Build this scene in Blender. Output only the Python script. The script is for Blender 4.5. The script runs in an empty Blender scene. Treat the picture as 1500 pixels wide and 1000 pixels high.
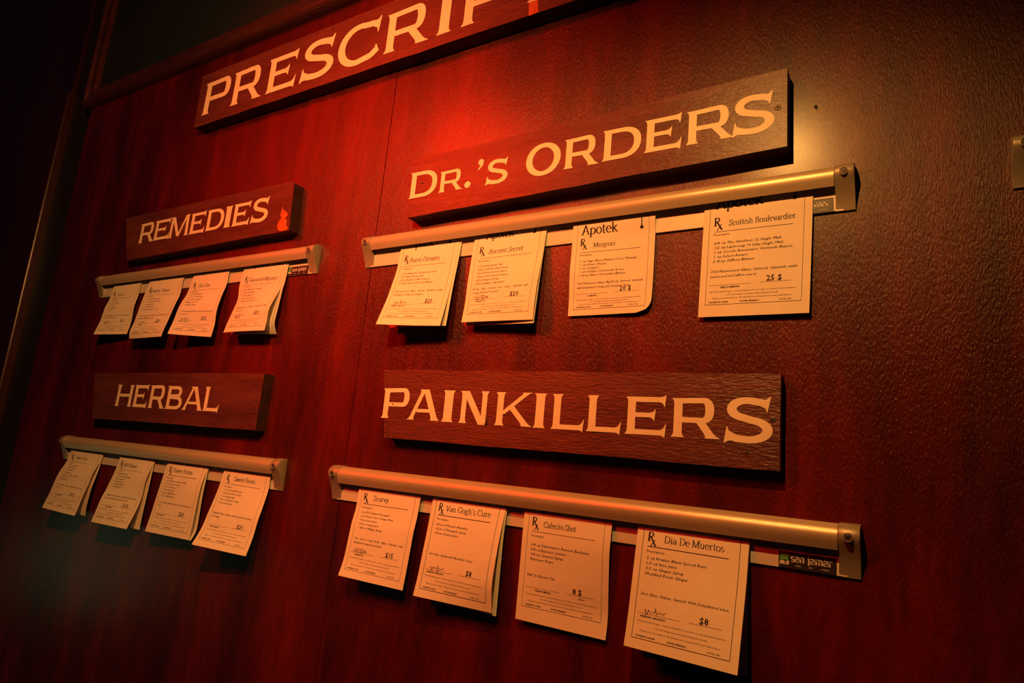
import bpy, bmesh, math, random
from mathutils import Matrix, Vector
random.seed(7)
S = bpy.context.scene
COL = S.collection

# ------------------------------------------------------------------ camera, world, lights, exposure
cam_d = bpy.data.cameras.new('camera')
cam_d.sensor_width = 36.0
cam_d.lens = 36.0 * 960.0 / 1500.0
cam_d.clip_start = 0.01
cam = bpy.data.objects.new('camera', cam_d)
COL.objects.link(cam)
cam.matrix_world = Matrix(((0.84988896, 0.02181043, 0.52651027, 0.0),
                           (0.51923485, -0.20513489, -0.82964742, -0.62),
                           (0.08991066, 0.97849066, -0.18566662, 0.0),
                           (0, 0, 0, 1)))
S.camera = cam

w = bpy.data.worlds.new('world'); S.world = w
w.use_nodes = True
w.node_tree.nodes['Background'].inputs[0].default_value = (0.25, 0.10, 0.28, 1)
w.node_tree.nodes['Background'].inputs[1].default_value = 0.012


def spot(name, loc, aim, power, col, size_deg, blend, radius):
    l = bpy.data.lights.new(name, 'SPOT')
    l.energy = power; l.color = col; l.spot_size = math.radians(size_deg)
    l.spot_blend = blend; l.shadow_soft_size = radius
    o = bpy.data.objects.new(name, l); COL.objects.link(o)
    o.location = loc
    o.rotation_euler = (Vector(aim) - Vector(loc)).to_track_quat('-Z', 'Y').to_euler()
    return o


# warm picture spot just above the visitor, red stage spot from the room, dim green lamp low at the left
spot('warm_spot', (-0.40, -0.66, 0.58), (-1.12, 0, 0.30), 34.0, (1.0, 0.375, 0.09), 122, 1.0, 0.006)
spot('yellow_spot', (-0.180, -0.50, 0.575), (-0.26, 0, -0.16), 17.5, (1.0, 0.43, 0.085), 108, 1.0, 0.006)
spot('red_spot', (-1.32, -1.20, 1.00), (-0.62, 0, 0.28), 130.0, (1.0, 0.008, 0.0), 36, 1.0, 0.22)
spot('green_lamp', (-1.86, -0.40, -0.33), (-1.15, 0, -0.20), 0.36, (0.50, 0.66, 0.30), 80, 1.0, 0.15)

S.view_settings.view_transform = 'Standard'
S.view_settings.look = 'None'
S.view_settings.gamma = 1.0
S.view_settings.use_curve_mapping = False
S.view_settings.exposure = 0.0


# ------------------------------------------------------------------ materials
def new_mat(name):
    m = bpy.data.materials.new(name); m.use_nodes = True
    nt = m.node_tree
    return m, nt, nt.nodes['Principled BSDF']


def node(nt, kind, **kw):
    n = nt.nodes.new(kind)
    for k, v in kw.items():
        if k.startswith('i_'):
            n.inputs[int(k[2:])].default_value = v
        else:
            setattr(n, k, v)
    return n


def noise(nt, vec, scale, detail=4.0, rough=0.6, dist=0.0):
    n = nt.nodes.new('ShaderNodeTexNoise')
    n.inputs['Scale'].default_value = scale
    n.inputs['Detail'].default_value = detail
    n.inputs['Roughness'].default_value = rough
    n.inputs['Distortion'].default_value = dist
    nt.links.new(vec, n.inputs['Vector'])
    return n.outputs['Fac']


def mapping(nt, scale, loc=(0, 0, 0)):
    g = nt.nodes.new('ShaderNodeNewGeometry')
    mp = nt.nodes.new('ShaderNodeMapping')
    mp.inputs['Scale'].default_value = scale
    mp.inputs['Location'].default_value = loc
    nt.links.new(g.outputs['Position'], mp.inputs['Vector'])
    return mp.outputs['Vector']


def ramp(nt, fac, stops):
    r = nt.nodes.new('ShaderNodeValToRGB')
    el = r.color_ramp.elements
    while len(el) < len(stops):
        el.new(0.5)
    for e, (p, c) in zip(el, stops):
        e.position = p; e.color = (*c, 1)
    nt.links.new(fac, r.inputs['Fac'])
    return r.outputs['Color']


def mix(nt, a, b, fac, mode='MULTIPLY'):
    m = nt.nodes.new('ShaderNodeMix'); m.data_type = 'RGBA'; m.blend_type = mode
    if isinstance(fac, float): m.inputs[0].default_value = fac
    else: nt.links.new(fac, m.inputs[0])
    nt.links.new(a, m.inputs[6]); nt.links.new(b, m.inputs[7])
    return m.outputs[2]


def bump(nt, bsdf, fac, strength, dist):
    b = nt.nodes.new('ShaderNodeBump')
    b.inputs['Strength'].default_value = strength
    b.inputs['Distance'].default_value = dist
    nt.links.new(fac, b.inputs['Height'])
    nt.links.new(b.outputs['Normal'], bsdf.inputs['Normal'])
    return b


def wood_material(name, stops, grain_scale, streak_scale, rough, coat, bump_s, bump_d, pore_scale, loc=(0, 0, 0)):
    m, nt, b = new_mat(name)
    v1 = mapping(nt, streak_scale, loc)
    v2 = mapping(nt, grain_scale, loc)
    v3 = mapping(nt, pore_scale, loc)
    c = ramp(nt, noise(nt, v1, 1.0, 5, 0.62, 0.4), stops)
    g = ramp(nt, noise(nt, v2, 1.0, 6, 0.7, 0.2), [(0.25, (0.62, 0.55, 0.55)), (0.7, (1.15, 1.12, 1.1))])
    nt.links.new(mix(nt, c, g, 1.0), b.inputs['Base Color'])
    b.inputs['Roughness'].default_value = rough
    b.inputs['Specular IOR Level'].default_value = 0.45
    b.inputs['Coat Weight'].default_value = coat
    b.inputs['Coat Roughness'].default_value = rough * 0.8
    bump(nt, b, noise(nt, v3, 1.0, 3, 0.6), bump_s, bump_d)
    return m


def plain(name, col, rough=0.5, metal=0.0, spec=0.5):
    m, nt, b = new_mat(name)
    b.inputs['Base Color'].default_value = (*col, 1)
    b.inputs['Roughness'].default_value = rough
    b.inputs['Metallic'].default_value = metal
    b.inputs['Specular IOR Level'].default_value = spec
    return m


def mottled(name, c0, c1, scale, rough, metal=0.0, bs=0.0, bd=0.0):
    m, nt, b = new_mat(name)
    v = mapping(nt, scale)
    f = noise(nt, v, 1.0, 4, 0.6)
    nt.links.new(ramp(nt, f, [(0.3, c0), (0.7, c1)]), b.inputs['Base Color'])
    b.inputs['Roughness'].default_value = rough
    b.inputs['Metallic'].default_value = metal
    if bs:
        bump(nt, b, noise(nt, mapping(nt, tuple(s * 12 for s in scale)), 1.0, 2, 0.5), bs, bd)
    return m


M = {}
M['wall'] = wood_material('stained_plywood', [(0.30, (0.024, 0.0020, 0.0015)), (0.50, (0.084, 0.0030, 0.0018)), (0.72, (0.180, 0.007, 0.0035))],
                          (90, 90, 26), (11, 11, 2.0), 0.33, 0.42, 0.9, 0.0012, (760, 760, 240))
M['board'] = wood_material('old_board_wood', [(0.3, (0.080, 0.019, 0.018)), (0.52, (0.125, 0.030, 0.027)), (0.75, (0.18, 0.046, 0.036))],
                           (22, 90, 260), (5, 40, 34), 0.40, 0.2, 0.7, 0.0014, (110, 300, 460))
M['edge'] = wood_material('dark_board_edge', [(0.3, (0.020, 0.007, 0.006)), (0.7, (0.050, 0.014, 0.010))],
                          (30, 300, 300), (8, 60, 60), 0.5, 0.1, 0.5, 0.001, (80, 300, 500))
M['trim'] = wood_material('dark_trim_wood', [(0.3, (0.040, 0.012, 0.010)), (0.7, (0.085, 0.022, 0.015))],
                          (25, 120, 120), (4, 30, 30), 0.30, 0.5, 0.25, 0.0006, (60, 200, 200))
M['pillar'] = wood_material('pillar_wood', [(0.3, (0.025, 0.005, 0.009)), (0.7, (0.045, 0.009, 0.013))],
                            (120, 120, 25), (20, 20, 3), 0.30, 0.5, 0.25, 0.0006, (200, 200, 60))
M['blackpanel'] = mottled('dark_painted_panel', (0.006, 0.010, 0.015), (0.009, 0.015, 0.021), (6, 6, 6), 0.6)
M['recess'] = plain('dark_recess', (0.010, 0.009, 0.016), 0.6)
M['floor'] = wood_material('floor_wood', [(0.3, (0.03, 0.012, 0.008)), (0.7, (0.06, 0.025, 0.015))], (60, 12, 12), (6, 1, 1), 0.5, 0.0, 0.3, 0.001, (90, 30, 30))
M['letter'] = mottled('cream_letter_paint', (0.80, 0.68, 0.52), (0.86, 0.74, 0.58), (60, 60, 60), 0.55)
M['paper'] = mottled('card_paper', (0.78, 0.70, 0.60), (0.83, 0.75, 0.65), (45, 45, 45), 0.75, 0, 0.15, 0.0003)
M['ink'] = plain('print_ink', (0.035, 0.018, 0.03), 0.8, 0, 0.1)
M['pen'] = plain('pen_ink', (0.16, 0.09, 0.10), 0.8, 0, 0.1)
M['metal'] = mottled('satin_aluminium', (0.60, 0.49, 0.36), (0.66, 0.54, 0.40), (500, 500, 500), 0.36, 0.42, 0.15, 0.0004)
M['cap'] = mottled('cap_grey_plastic', (0.34, 0.28, 0.22), (0.40, 0.34, 0.27), (400, 400, 400), 0.42, 0.35, 0.10, 0.0004)
M['strip'] = mottled('silver_strip', (0.66, 0.60, 0.52), (0.72, 0.66, 0.57), (80, 80, 80), 0.5, 0.15)
M['screw'] = plain('screw_metal', (0.12, 0.10, 0.09), 0.5, 0.6)
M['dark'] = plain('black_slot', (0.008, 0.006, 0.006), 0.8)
M['labelblack'] = plain('sticker_black', (0.020, 0.014, 0.022), 0.45)
M['labelgrey'] = plain('sticker_border', (0.72, 0.66, 0.58), 0.5)
M['labelwhite'] = plain('sticker_letters', (0.62, 0.60, 0.60), 0.5)
M['green'] = plain('sticker_green', (0.10, 0.36, 0.07), 0.5)
M['chip'] = mottled('bare_orange_wood', (0.62, 0.085, 0.02), (0.75, 0.14, 0.04), (150, 150, 150), 0.5)


# ------------------------------------------------------------------ object helpers (local x right, z up, d = distance out of the wall)
def link(o, parent=None):
    COL.objects.link(o)
    if parent: o.parent = parent
    return o


def mesh_obj(name, verts, faces, mat, parent=None, smooth=False, label=None):
    me = bpy.data.meshes.new(name)
    me.from_pydata([tuple(v) for v in verts], [], faces)
    me.materials.append(M[mat] if isinstance(mat, str) else mat)
    if smooth:
        for p in me.polygons: p.use_smooth = True
    me.update()
    o = bpy.data.objects.new(name, me)
    if label: o['label'] = label
    return link(o, parent)


def bm_obj(name, bm, mat, parent=None, smooth=False, label=None):
    bmesh.ops.recalc_face_normals(bm, faces=bm.faces)
    me = bpy.data.meshes.new(name); bm.to_mesh(me); bm.free()
    me.materials.append(M[mat])
    if smooth:
        for p in me.polygons: p.use_smooth = True
    o = bpy.data.objects.new(name, me)
    if label: o['label'] = label
    return link(o, parent)


def thing(name, loc, label, cat, group=None, rot=0.0):
    o = bpy.data.objects.new(name, None); o.empty_display_size = 0.02
    o.location = loc; o.rotation_euler = (0, rot, 0)
    o['label'] = label; o['category'] = cat
    if group: o['group'] = group
    COL.objects.link(o)
    return o


def structure(name, loc=(0, 0, 0)):
    o = bpy.data.objects.new(name, None); o.location = loc; o.empty_display_size = 0.02
    o['kind'] = 'structure'; COL.objects.link(o)
    return o


def slab(outline, d0, d1, bevel=0.0, seg=2):
    """closed prism of an x,z outline between depths d0 (wall side) and d1"""
    bm = bmesh.new()
    f = [bm.verts.new((x, -d1, z)) for x, z in outline]
    b = [bm.verts.new((x, -d0, z)) for x, z in outline]
    bm.faces.new(f); bm.faces.new(b[::-1])
    n = len(f)
    for i in range(n):
        bm.faces.new((f[i], b[i], b[(i + 1) % n], f[(i + 1) % n]))
    if bevel:
        ed = [e for e in bm.edges if all(abs(v.co.y + d1) < 1e-7 for v in e.verts) or
              (abs(e.verts[0].co.y - e.verts[1].co.y) > 1e-7 and n < 9)]
        bmesh.ops.bevel(bm, geom=ed, offset=bevel, segments=seg, profile=0.6, affect='EDGES')
    return bm


def extrude_profile(prof, x0, x1):
    """d,z profile swept along x"""
    bm = bmesh.new()
    a = [bm.verts.new((x0, -d, z)) for d, z in prof]
    b = [bm.verts.new((x1, -d, z)) for d, z in prof]
    bm.faces.new(a); bm.faces.new(b[::-1])
    n = len(a)
    for i in range(n):
        bm.faces.new((a[i], b[i], b[(i + 1) % n], a[(i + 1) % n]))
    return bm


# ------------------------------------------------------------------ drawn lettering (2D polygons)
def pen(pts, thick, thin):
    """broad-nib stroke: vertical runs are thick, horizontal runs thin -> list of quads"""
    L = []; R = []
    n = len(pts)
    for i, (x, y) in enumerate(pts):
        x0, y0 = pts[max(i - 1, 0)]; x1, y1 = pts[min(i + 1, n - 1)]
        dx, dy = x1 - x0, y1 - y0
        l = math.hypot(dx, dy) or 1.0
        dx /= l; dy /= l
        hw = 0.5 * (thin + (thick - thin) * abs(dy) ** 1.3)
        L.append((x - dy * hw, y + dx * hw)); R.append((x + dy * hw, y - dx * hw))
    return [[L[i], L[i + 1], R[i + 1], R[i]] for i in range(n - 1)]


def arc(cx, cy, rx, ry, a0, a1, n=None, p=1.0):
    n = n or max(4, int(abs(a1 - a0) / 18))
    o = []
    for i in range(n + 1):
        t = math.radians(a0 + (a1 - a0) * i / n)
        c, s = math.cos(t), math.sin(t)
        o.append((cx + rx * math.copysign(abs(c) ** p, c), cy + ry * math.copysign(abs(s) ** p, s)))
    return o


def bar(x0, z0, x1, z1, wd, f0=(0.05, 0.05), f1=(0.05, 0.05), reach=0.13, tip=0.016):
    """stem between two horizontal cuts whose ends flare into fine pointed serifs"""
    ts = [0, tip, reach * .25, reach * .5, reach, 0.5, 1 - reach, 1 - reach * .5, 1 - reach * .25, 1 - tip, 1]
    q = []
    for t in ts:
        c = x0 + (x1 - x0) * t; z = z0 + (z1 - z0) * t
        k0 = max(0, 1 - max(t - tip, 0) / reach) ** 3.0
        k1 = max(0, 1 - max(1 - t - tip, 0) / reach) ** 3.0
        q.append(((c - wd / 2 - f0[0] * k0 - f1[0] * k1, z), (c + wd / 2 + f0[1] * k0 + f1[1] * k1, z)))
    return [[q[i][0], q[i + 1][0], q[i + 1][1], q[i][1]] for i in range(len(q) - 1)]


def arm(xa, xb, zc, h, up, dn, reach=0.16, tip=0.016):
    """horizontal arm whose right end flares up / down"""
    L = xb - xa
    xs = [xa, xb - reach, xb - reach * .5, xb - reach * .25, xb - tip, xb]
    q = []
    for x in xs:
        k = max(0, 1 - max(xb - x - tip, 0) / reach) ** 2.6
        sl = 0.03 * k
        q.append(((x, zc + h / 2 + up * k), (x - sl, zc - h / 2 - dn * k)))
    return [[q[i][0], q[i + 1][0], q[i + 1][1], q[i][1]] for i in range(len(q) - 1)]


def sign_glyph(ch, W):
    """engraver-style capital in a W x 1 box"""
    s, h, e = 0.20, 0.135, 0.055
    k = min(1.0, W / 1.0)
    s = 0.19 + 0.03 * k
    sx = e + s / 2
    P = []
    if ch == 'I':
        P += bar(W / 2, 0, W / 2, 1, W - 2 * e, (e, e), (e, e))
    elif ch in 'PRBD':
        bh = {'P': 0.45, 'R': 0.47}.get(ch, 0.5)
        P += bar(sx, 0, sx, 1, s, (e, e), (e, 0))
        if ch == 'D':
            P += pen([(sx, 1 - h / 2)] + arc(W * 0.48, 0.5, W * 0.52 - s / 2, 0.5 - h / 2, 90, -90, 16, 0.86) + [(sx, h / 2)], s, h)
        elif ch == 'B':
            P += pen([(sx, 1 - h / 2)] + arc(W * .58, .755, W * .33 - s / 2, .245 - h / 2, 90, -90, 10, .85) + [(sx, .51 + h / 2 - .02)], s * .9, h)
            P += pen([(sx, .52)] + arc(W * .58, .285, W * .42 - s / 2, .285 - h / 2, 90, -90, 10, .85) + [(sx, h / 2)], s, h)
        else:
            rr = W * (0.97 if ch == 'P' else 0.86)
            P += pen([(sx, 1 - h / 2)] + arc(rr - .30, 1 - h / 2 - (bh + h) / 2 + h / 2, .30 - s / 2, bh / 2 + .02, 90, -90, 12, .85) + [(sx, 1 - bh - h * .6)], s, h)
        if ch == 'R':
            P += bar(W - e - s / 2 - .04, 0, W * .55, .47, s * 1.08, (e, e * 1.3), (0, 0), .26, .03)
    elif ch in 'EL':
        P += bar(sx, 0, sx, 1, s, (e, 0), (e, 0 if ch == 'E' else e))
        P += arm(sx, W, h / 2, h, 0.16, 0.05)
        if ch == 'E':
            P += arm(sx, W - .02, 1 - h / 2, h, 0.05, 0.12)
            P += arm(sx, W * .74, .52, h * .9, 0.09, 0.09)
    elif ch == 'T':
        P += bar(W / 2, 0, W / 2, 1, s, (e, e), (0, 0))
        P += arm(W / 2, W, 1 - h / 2, h, .04, .13)
        P += [[(W - x, z) for x, z in q] for q in arm(W / 2, W, 1 - h / 2, h, .04, .13)]
    elif ch == 'H':
        P += bar(sx, 0, sx, 1, s, (e, e), (e, e)) + bar(W - sx, 0, W - sx, 1, s, (e, e), (e, e))
        P += [[(sx, .45), (sx, .45 + h), (W - sx, .45 + h), (W - sx, .45)]]
    elif ch == 'N':
        t = s * .82
        P += bar(e + t / 2, 0, e + t / 2, 1, t, (e, e), (e, 0)) + bar(W - e - t / 2, 0.02, W - e - t / 2, 1, t, (0, 0), (e, e))
        P += bar(W - e - t * .75, -.03, e + t * .8, 1, s * 1.15, (0, 0), (e, 0), .1)
    elif ch == 'M':
        t = s * .85
        P += bar(e + t / 2, 0, e + t / 2 + .05, 1, t, (e, e), (e, 0)) + bar(W - e - t / 2, 0, W - e - t / 2 - .05, 1, t * 1.1, (e, e), (0, e))
        P += bar(W / 2, .02, e + t + .02, 1, s * .95, (0, 0), (0, 0)) + bar(W / 2, .02, W - e - t - .02, 1, t * .8, (0, 0), (0, 0))
    elif ch == 'A':
        P += bar(e + .07, 0, W * .46, 1, s * .72, (e, e), (0, 0)) + bar(W - e - .1, 0, W * .53, 1, s * 1.1, (e, e), (0, 0))
        P += [[(W * .36, .94), (W * .34, 1), (W * .64, 1), (W * .62, .94)]]
        P += [[(W * .27, .25), (W * .27, .25 + h * .8), (W * .74, .25 + h * .8), (W * .74, .25)]]
    elif ch == 'K':
        P += bar(sx, 0, sx, 1, s, (e, e), (e, e))
        P += bar(sx + s * .3, .34, W - e - .13, 1, s * .88, (0, 0), (e, e), .14)
        P += bar(W - e - .10, 0, W * .42, .58, s * 1.1, (e, e), (0, 0), .22, .03)
    elif ch == 'O':
        P += pen(arc(W / 2, .5, W / 2 - s / 2, .52 - h / 2, 90, 450, 32), s, h)
    elif ch == 'C':
        P += pen([(W * .93, .845), (W * .84, .905)] + arc(W / 2, .5, W / 2 - s / 2, .52 - h / 2, 72, 288, 22) + [(W * .83, .105), (W * .96, .21)], s, h)
        P += [[(W * a, b) for a, b in ((.76, .995), (.86, .965), (.93, .975), (.985, 1.045), (1.0, 1.045), (.965, .655), (.945, .655), (.925, .76), (.87, .83), (.76, .87))]]
        P += [[(W * a, b) for a, b in ((.80, .04), (.92, .09), (1.02, .16), (1.03, .18), (.955, .355), (.935, .355), (.925, .27), (.88, .21), (.78, .15))]]
    elif ch == 'S':
        r1 = .265 - h / 2; r2 = .29 - h / 2
        top = [(W * .86, .855), (W * .75, .905)] + arc(W * .47, 1.01 - h / 2 - r1, W * .42 - s / 2, r1, 72, 255, 13)
        bot = arc(W * .50, -.01 + h / 2 + r2, W * .50 - s / 2, r2, 78, -105, 13) + [(W * .24, .085), (W * .10, .15)]
        P += pen(top + bot, s, h * 1.12)
        P += [[(W * a, b) for a, b in ((.68, .995), (.79, .960), (.87, .975), (.935, 1.04), (.955, 1.04), (.89, .695), (.87, .695), (.845, .775), (.79, .83), (.68, .86))]]
        P += [[(W * a, b) for a, b in ((.28, .01), (.17, .025), (.09, .015), (.02, -.03), (.0, -.03), (.055, .34), (.075, .34), (.10, .25), (.17, .19), (.28, .15))]]
    elif ch == '.':
        P += [[(W / 2 + W / 2 * math.cos(t * math.pi / 9), .5 + .5 * math.sin(t * math.pi / 9)) for t in range(18)]]
    elif ch == "'":
        P += [[(W * .55 + W * .42 * math.cos(t * math.pi / 8), .72 + .28 * math.sin(t * math.pi / 8)) for t in range(16)]]
        P += [[(W * .97, .72), (W * .85, .35), (W * .25, .0), (W * .12, .05), (W * .52, .4), (W * .6, .6)]]
    return P


SER = {  # book-face letters: advance, strokes (l line, a arc, s serif, d dot)
    'a': (.50, 'l .38 .46 .38 .03|a .21 .46 .17 .19 0 150|a .20 .19 .16 .18 0 360|s .43 .02 .06'),
    'b': (.55, 'l .12 1 .12 .03|a .29 .32 .19 .32 0 360|s .07 .99 .06'),
    'c': (.49, 'a .26 .33 .20 .33 40 315|d .40 .52 .05'),
    'd': (.56, 'l .42 1 .42 0|a .25 .32 .19 .32 0 360|s .37 .99 .06|s .47 .02 .06'),
    'e': (.50, 'a .26 .33 .20 .33 0 315|l .07 .37 .46 .37'),
    'f': (.36, 'l .16 0 .16 .82|a .29 .82 .13 .18 60 180|l .03 .64 .33 .64|s .17 .01 .13'),
    'g': (.52, 'a .22 .45 .15 .21 0 360|a .24 -.10 .20 .15 0 360|l .14 .27 .20 .06|l .34 .60 .50 .62'),
    'h': (.58, 'l .12 1 .12 0|a .28 .44 .16 .21 0 180|l .44 .46 .44 0|s .12 .01 .11|s .44 .01 .11|s .07 .99 .06'),
    'i': (.30, 'l .14 .65 .14 0|s .14 .01 .12|s .09 .64 .06|d .14 .89 .065'),
    'k': (.57, 'l .12 1 .12 0|l .16 .30 .42 .64|l .22 .38 .47 .02|s .12 .01 .11|s .47 .01 .10|s .41 .64 .09|s .07 .99 .06'),
    'l': (.30, 'l .14 1 .14 0|s .14 .01 .12|s .09 .99 .06'),
    'm': (.86, 'l .12 .65 .12 0|a .27 .44 .15 .21 0 180|l .42 .46 .42 0|a .57 .44 .15 .21 0 180|l .72 .46 .72 0|s .12 .01 .11|s .42 .01 .10|s .72 .01 .11|s .07 .64 .06'),
    'n': (.58, 'l .12 .65 .12 0|a .28 .44 .16 .21 0 180|l .44 .46 .44 0|s .12 .01 .11|s .44 .01 .11|s .07 .64 .06'),
    'o': (.53, 'a .26 .33 .21 .33 0 360'),
    'p': (.57, 'l .12 .65 .12 -.30|a .30 .33 .19 .33 0 360|s .12 -.29 .12|s .07 .64 .06'),
    'r': (.42, 'l .12 .65 .12 0|a .28 .42 .16 .22 60 180|s .14 .01 .13|s .07 .64 .06|d .36 .60 .05'),
    's': (.42, 'a .20 .49 .13 .16 40 270|a .20 .17 .15 .17 90 -150'),
    't': (.34, 'l .14 .86 .14 .13|a .23 .13 .09 .13 180 310|l .02 .65 .31 .65'),
    'u': (.57, 'l .12 .65 .12 .20|a .28 .20 .16 .20 180 360|l .43 .65 .43 0|s .08 .64 .07|s .39 .64 .07|s .48 .01 .06'),
    'v': (.50, 'l .07 .65 .25 0|l .25 0 .43 .65|s .07 .64 .09|s .43 .64 .08'),
    'w': (.75, 'l .06 .65 .22 0|l .22 0 .37 .6|l .37 .6 .52 0|l .52 0 .68 .65|s .06 .64 .09|s .37 .64 .08|s .68 .64 .08'),
    'y': (.51, 'l .07 .65 .27 .02|l .44 .65 .14 -.28|s .07 .64 .09|s .44 .64 .08|d .12 -.26 .05'),
    'z': (.46, 'l .05 .63 .40 .63|l .40 .62 .05 .03|l .05 .02 .42 .02'),
    'j': (.3, 'l .14 .65 .14 -.2|s .09 .64 .06|d .14 .89 .065'),
    'A': (.72, 'l .08 0 .36 1|l .36 1 .64 0|l .19 .34 .54 .34|s .08 .01 .11|s .64 .01 .12'),
    'B': (.66, 'l .15 0 .15 1|l .05 .99 .32 .99|l .15 .53 .34 .53|l .05 .01 .32 .01|a .32 .76 .18 .23 90 -90|a .34 .27 .23 .26 90 -90'),
    'C': (.68, 'a .37 .50 .31 .50 42 318|l .61 .72 .61 1'),
    'D': (.74, 'l .15 0 .15 1|l .05 .99 .34 .99|l .05 .01 .34 .01|a .34 .5 .32 .49 90 -90'),
    'F': (.57, 'l .15 0 .15 1|l .05 .99 .52 .99|l .15 .53 .42 .53|l .52 .99 .52 .80|s .15 .01 .12'),
    'G': (.74, 'a .37 .50 .31 .50 42 318|l .62 .40 .62 .06|s .62 .40 .12|l .61 .72 .61 1'),
    'I': (.34, 'l .16 0 .16 1|s .16 .01 .13|s .16 .99 .13'),
    'L': (.6, 'l .15 0 .15 1|s .15 .99 .12|l .05 .01 .52 .01|l .53 .02 .53 .22'),
    'M': (.92, 'l .12 0 .13 1|l .13 1 .44 .04|l .44 .04 .76 1|l .77 1 .77 0|s .12 .01 .12|s .77 .01 .13|s .09 .99 .09|s .80 .99 .09'),
    'P': (.58, 'l .15 0 .15 1|l .05 .99 .32 .99|l .15 .47 .32 .47|a .32 .73 .20 .26 90 -90|s .15 .01 .12'),
    'R': (.68, 'l .15 0 .15 1|l .05 .99 .32 .99|l .15 .50 .32 .50|a .32 .745 .19 .245 90 -90|l .30 .50 .58 0|s .15 .01 .12|s .61 .01 .08'),
    'S': (.55, 'a .27 .745 .18 .245 30 270|a .27 .25 .20 .25 90 -150|l .45 .78 .45 1|l .06 0 .06 .24'),
    'T': (.63, 'l .31 0 .31 1|l .04 .99 .58 .99|l .05 .99 .05 .80|l .58 .99 .58 .80|s .31 .01 .13'),
    'V': (.70, 'l .08 1 .36 0|l .36 0 .62 1|s .08 .99 .11|s .62 .99 .10'),
    'W': (.95, 'l .07 1 .28 0|l .28 0 .48 .9|l .48 .9 .68 0|l .68 0 .88 1|s .07 .99 .10|s .48 .99 .1|s .88 .99 .10'),
    "'": (.22, 'l .10 1 .08 .78|d .10 .94 .055'),
    ' ': (.27, ''),
}


def serif_text(txt, thick=.12, thin=.045, slant=0.0):
    P = []; x = 0.0
    for ch in txt:
        adv, st = SER.get(ch, SER['o'])
        for tok in st.split('|'):
            if not tok: continue
            f = tok.split(); v = [float(q) for q in f[1:]]
            if f[0] == 'l': q = pen([(v[0], v[1]), (v[2], v[3])], thick, thin)
            elif f[0] == 'a': q = pen(arc(*v), thick, thin)
            elif f[0] == 's': q = [[(v[0] - v[2], v[1] - thin / 2), (v[0] - v[2], v[1] + thin / 2), (v[0] + v[2], v[1] + thin / 2), (v[0] + v[2], v[1] - thin / 2)]]
            else: q = [[(v[0] + v[2] * math.cos(k * math.pi / 4), v[1] + v[2] * math.sin(k * math.pi / 4)) for k in range(8)]]
            P += [[(x + a + slant * b, b) for a, b in poly] for poly in q]
        x += adv
    return P, x


SANS = {}


def sans_text(txt, shear=0.0, bold=0.0):
    """plain built-in sans lettering -> (verts2d, faces, width), size 1"""
    key = (txt, shear, bold)
    if key in SANS: return SANS[key]
    c = bpy.data.curves.new('text', 'FONT')
    c.body = txt; c.size = 1.0; c.shear = shear; c.resolution_u = 1; c.offset = bold
    o = bpy.data.objects.new('text', c)
    me = bpy.data.meshes.new_from_object(o)
    V = [(v.co.x, v.co.y) for v in me.vertices]; F = [tuple(p.vertices) for p in me.polygons]
    bpy.data.objects.remove(o); bpy.data.curves.remove(c); bpy.data.meshes.remove(me)
    wd = max([v[0] for v in V] or [0.0])
    SANS[key] = (V, F, wd)
    return SANS[key]


# ------------------------------------------------------------------ setting
FLOOR_Z = -1.35
wall = structure('wall_back')
mesh_panel = slab([(-1.555, FLOOR_Z), (-0.6308, FLOOR_Z), (-0.6308, 1.25), (-1.555, 1.25)], -0.018, 0.0)
bm_obj('panel', mesh_panel, 'wall', wall)
bm_obj('panel', slab([(-0.6298, FLOOR_Z), (0.59, FLOOR_Z), (0.59, 1.25), (-0.6298, 1.25)], -0.018, -0.0003), 'wall', wall)
bm_obj('panel', slab([(0.591, FLOOR_Z), (1.81, FLOOR_Z), (1.81, 1.25), (0.591, 1.25)], -0.018, -0.0003), 'wall', wall)
bm_obj('backing', slab([(-1.70, FLOOR_Z), (1.81, FLOOR_Z), (1.81, 1.9), (-1.70, 1.9)], -0.06, -0.0185), 'recess', wall)
# small screw hole left in the panel beside the upper right sign
hole = bmesh.new()
bmesh.ops.create_circle(hole, cap_ends=True, segments=12, radius=0.0016, matrix=Matrix.Translation((-0.0776, -0.0001, 0.3595)) @ Matrix.Rotation(math.pi / 2, 4, 'X'))
bmesh.ops.create_circle(hole, cap_ends=True, segments=6, radius=0.0022, matrix=Matrix.Translation((-0.0770, -0.00015, 0.3583)) @ Matrix.Rotation(math.pi / 2, 4, 'X') @ Matrix.Scale(0.45, 4, (1, 0, 0)))
bm_obj('screw_hole', hole, 'dark', wall)

# framed dark panel above: moulding with a rounded bead, mitred at the lower left
up = structure('trim_1')
MP = [(0.0, 0.0), (0.010, 0.0), (0.016, 0.002), (0.0195, 0.006), (0.0200, 0.010), (0.0185, 0.0125), (0.0150, 0.0135),
      (0.0150, 0.033), (0.012, 0.036), (0.0, 0.036)]
Z0, X0 = 0.692, -1.565
bm = bmesh.new()
rings = []
for (cx, cz) in ((X0, 1.9), (X0, Z0), (1.81, Z0)):
    ring = []
    for d, t in MP:
        x = cx + (t if cx == X0 else 0); z = cz + (t if cz == Z0 else 0)
        ring.append(bm.verts.new((x, -d, z)))
    rings.append(ring)
n = len(MP)
for r0, r1, nm in ((rings[0], rings[1], 0), (rings[1], rings[2], 1)):
    for i in range(n):
        bm.faces.new((r0[i], r0[(i + 1) % n], r1[(i + 1) % n], r1[i]))
bm.faces.new(rings[0]); bm.faces.new(rings[2][::-1])
bm_obj('moulding', bm, 'trim', up)
bm_obj('dark_panel', slab([(X0 + .034, Z0 + .034), (1.81, Z0 + .034), (1.81, 1.9), (X0 + .034, 1.9)], -0.0, 0.006), 'blackpanel', up)

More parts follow.
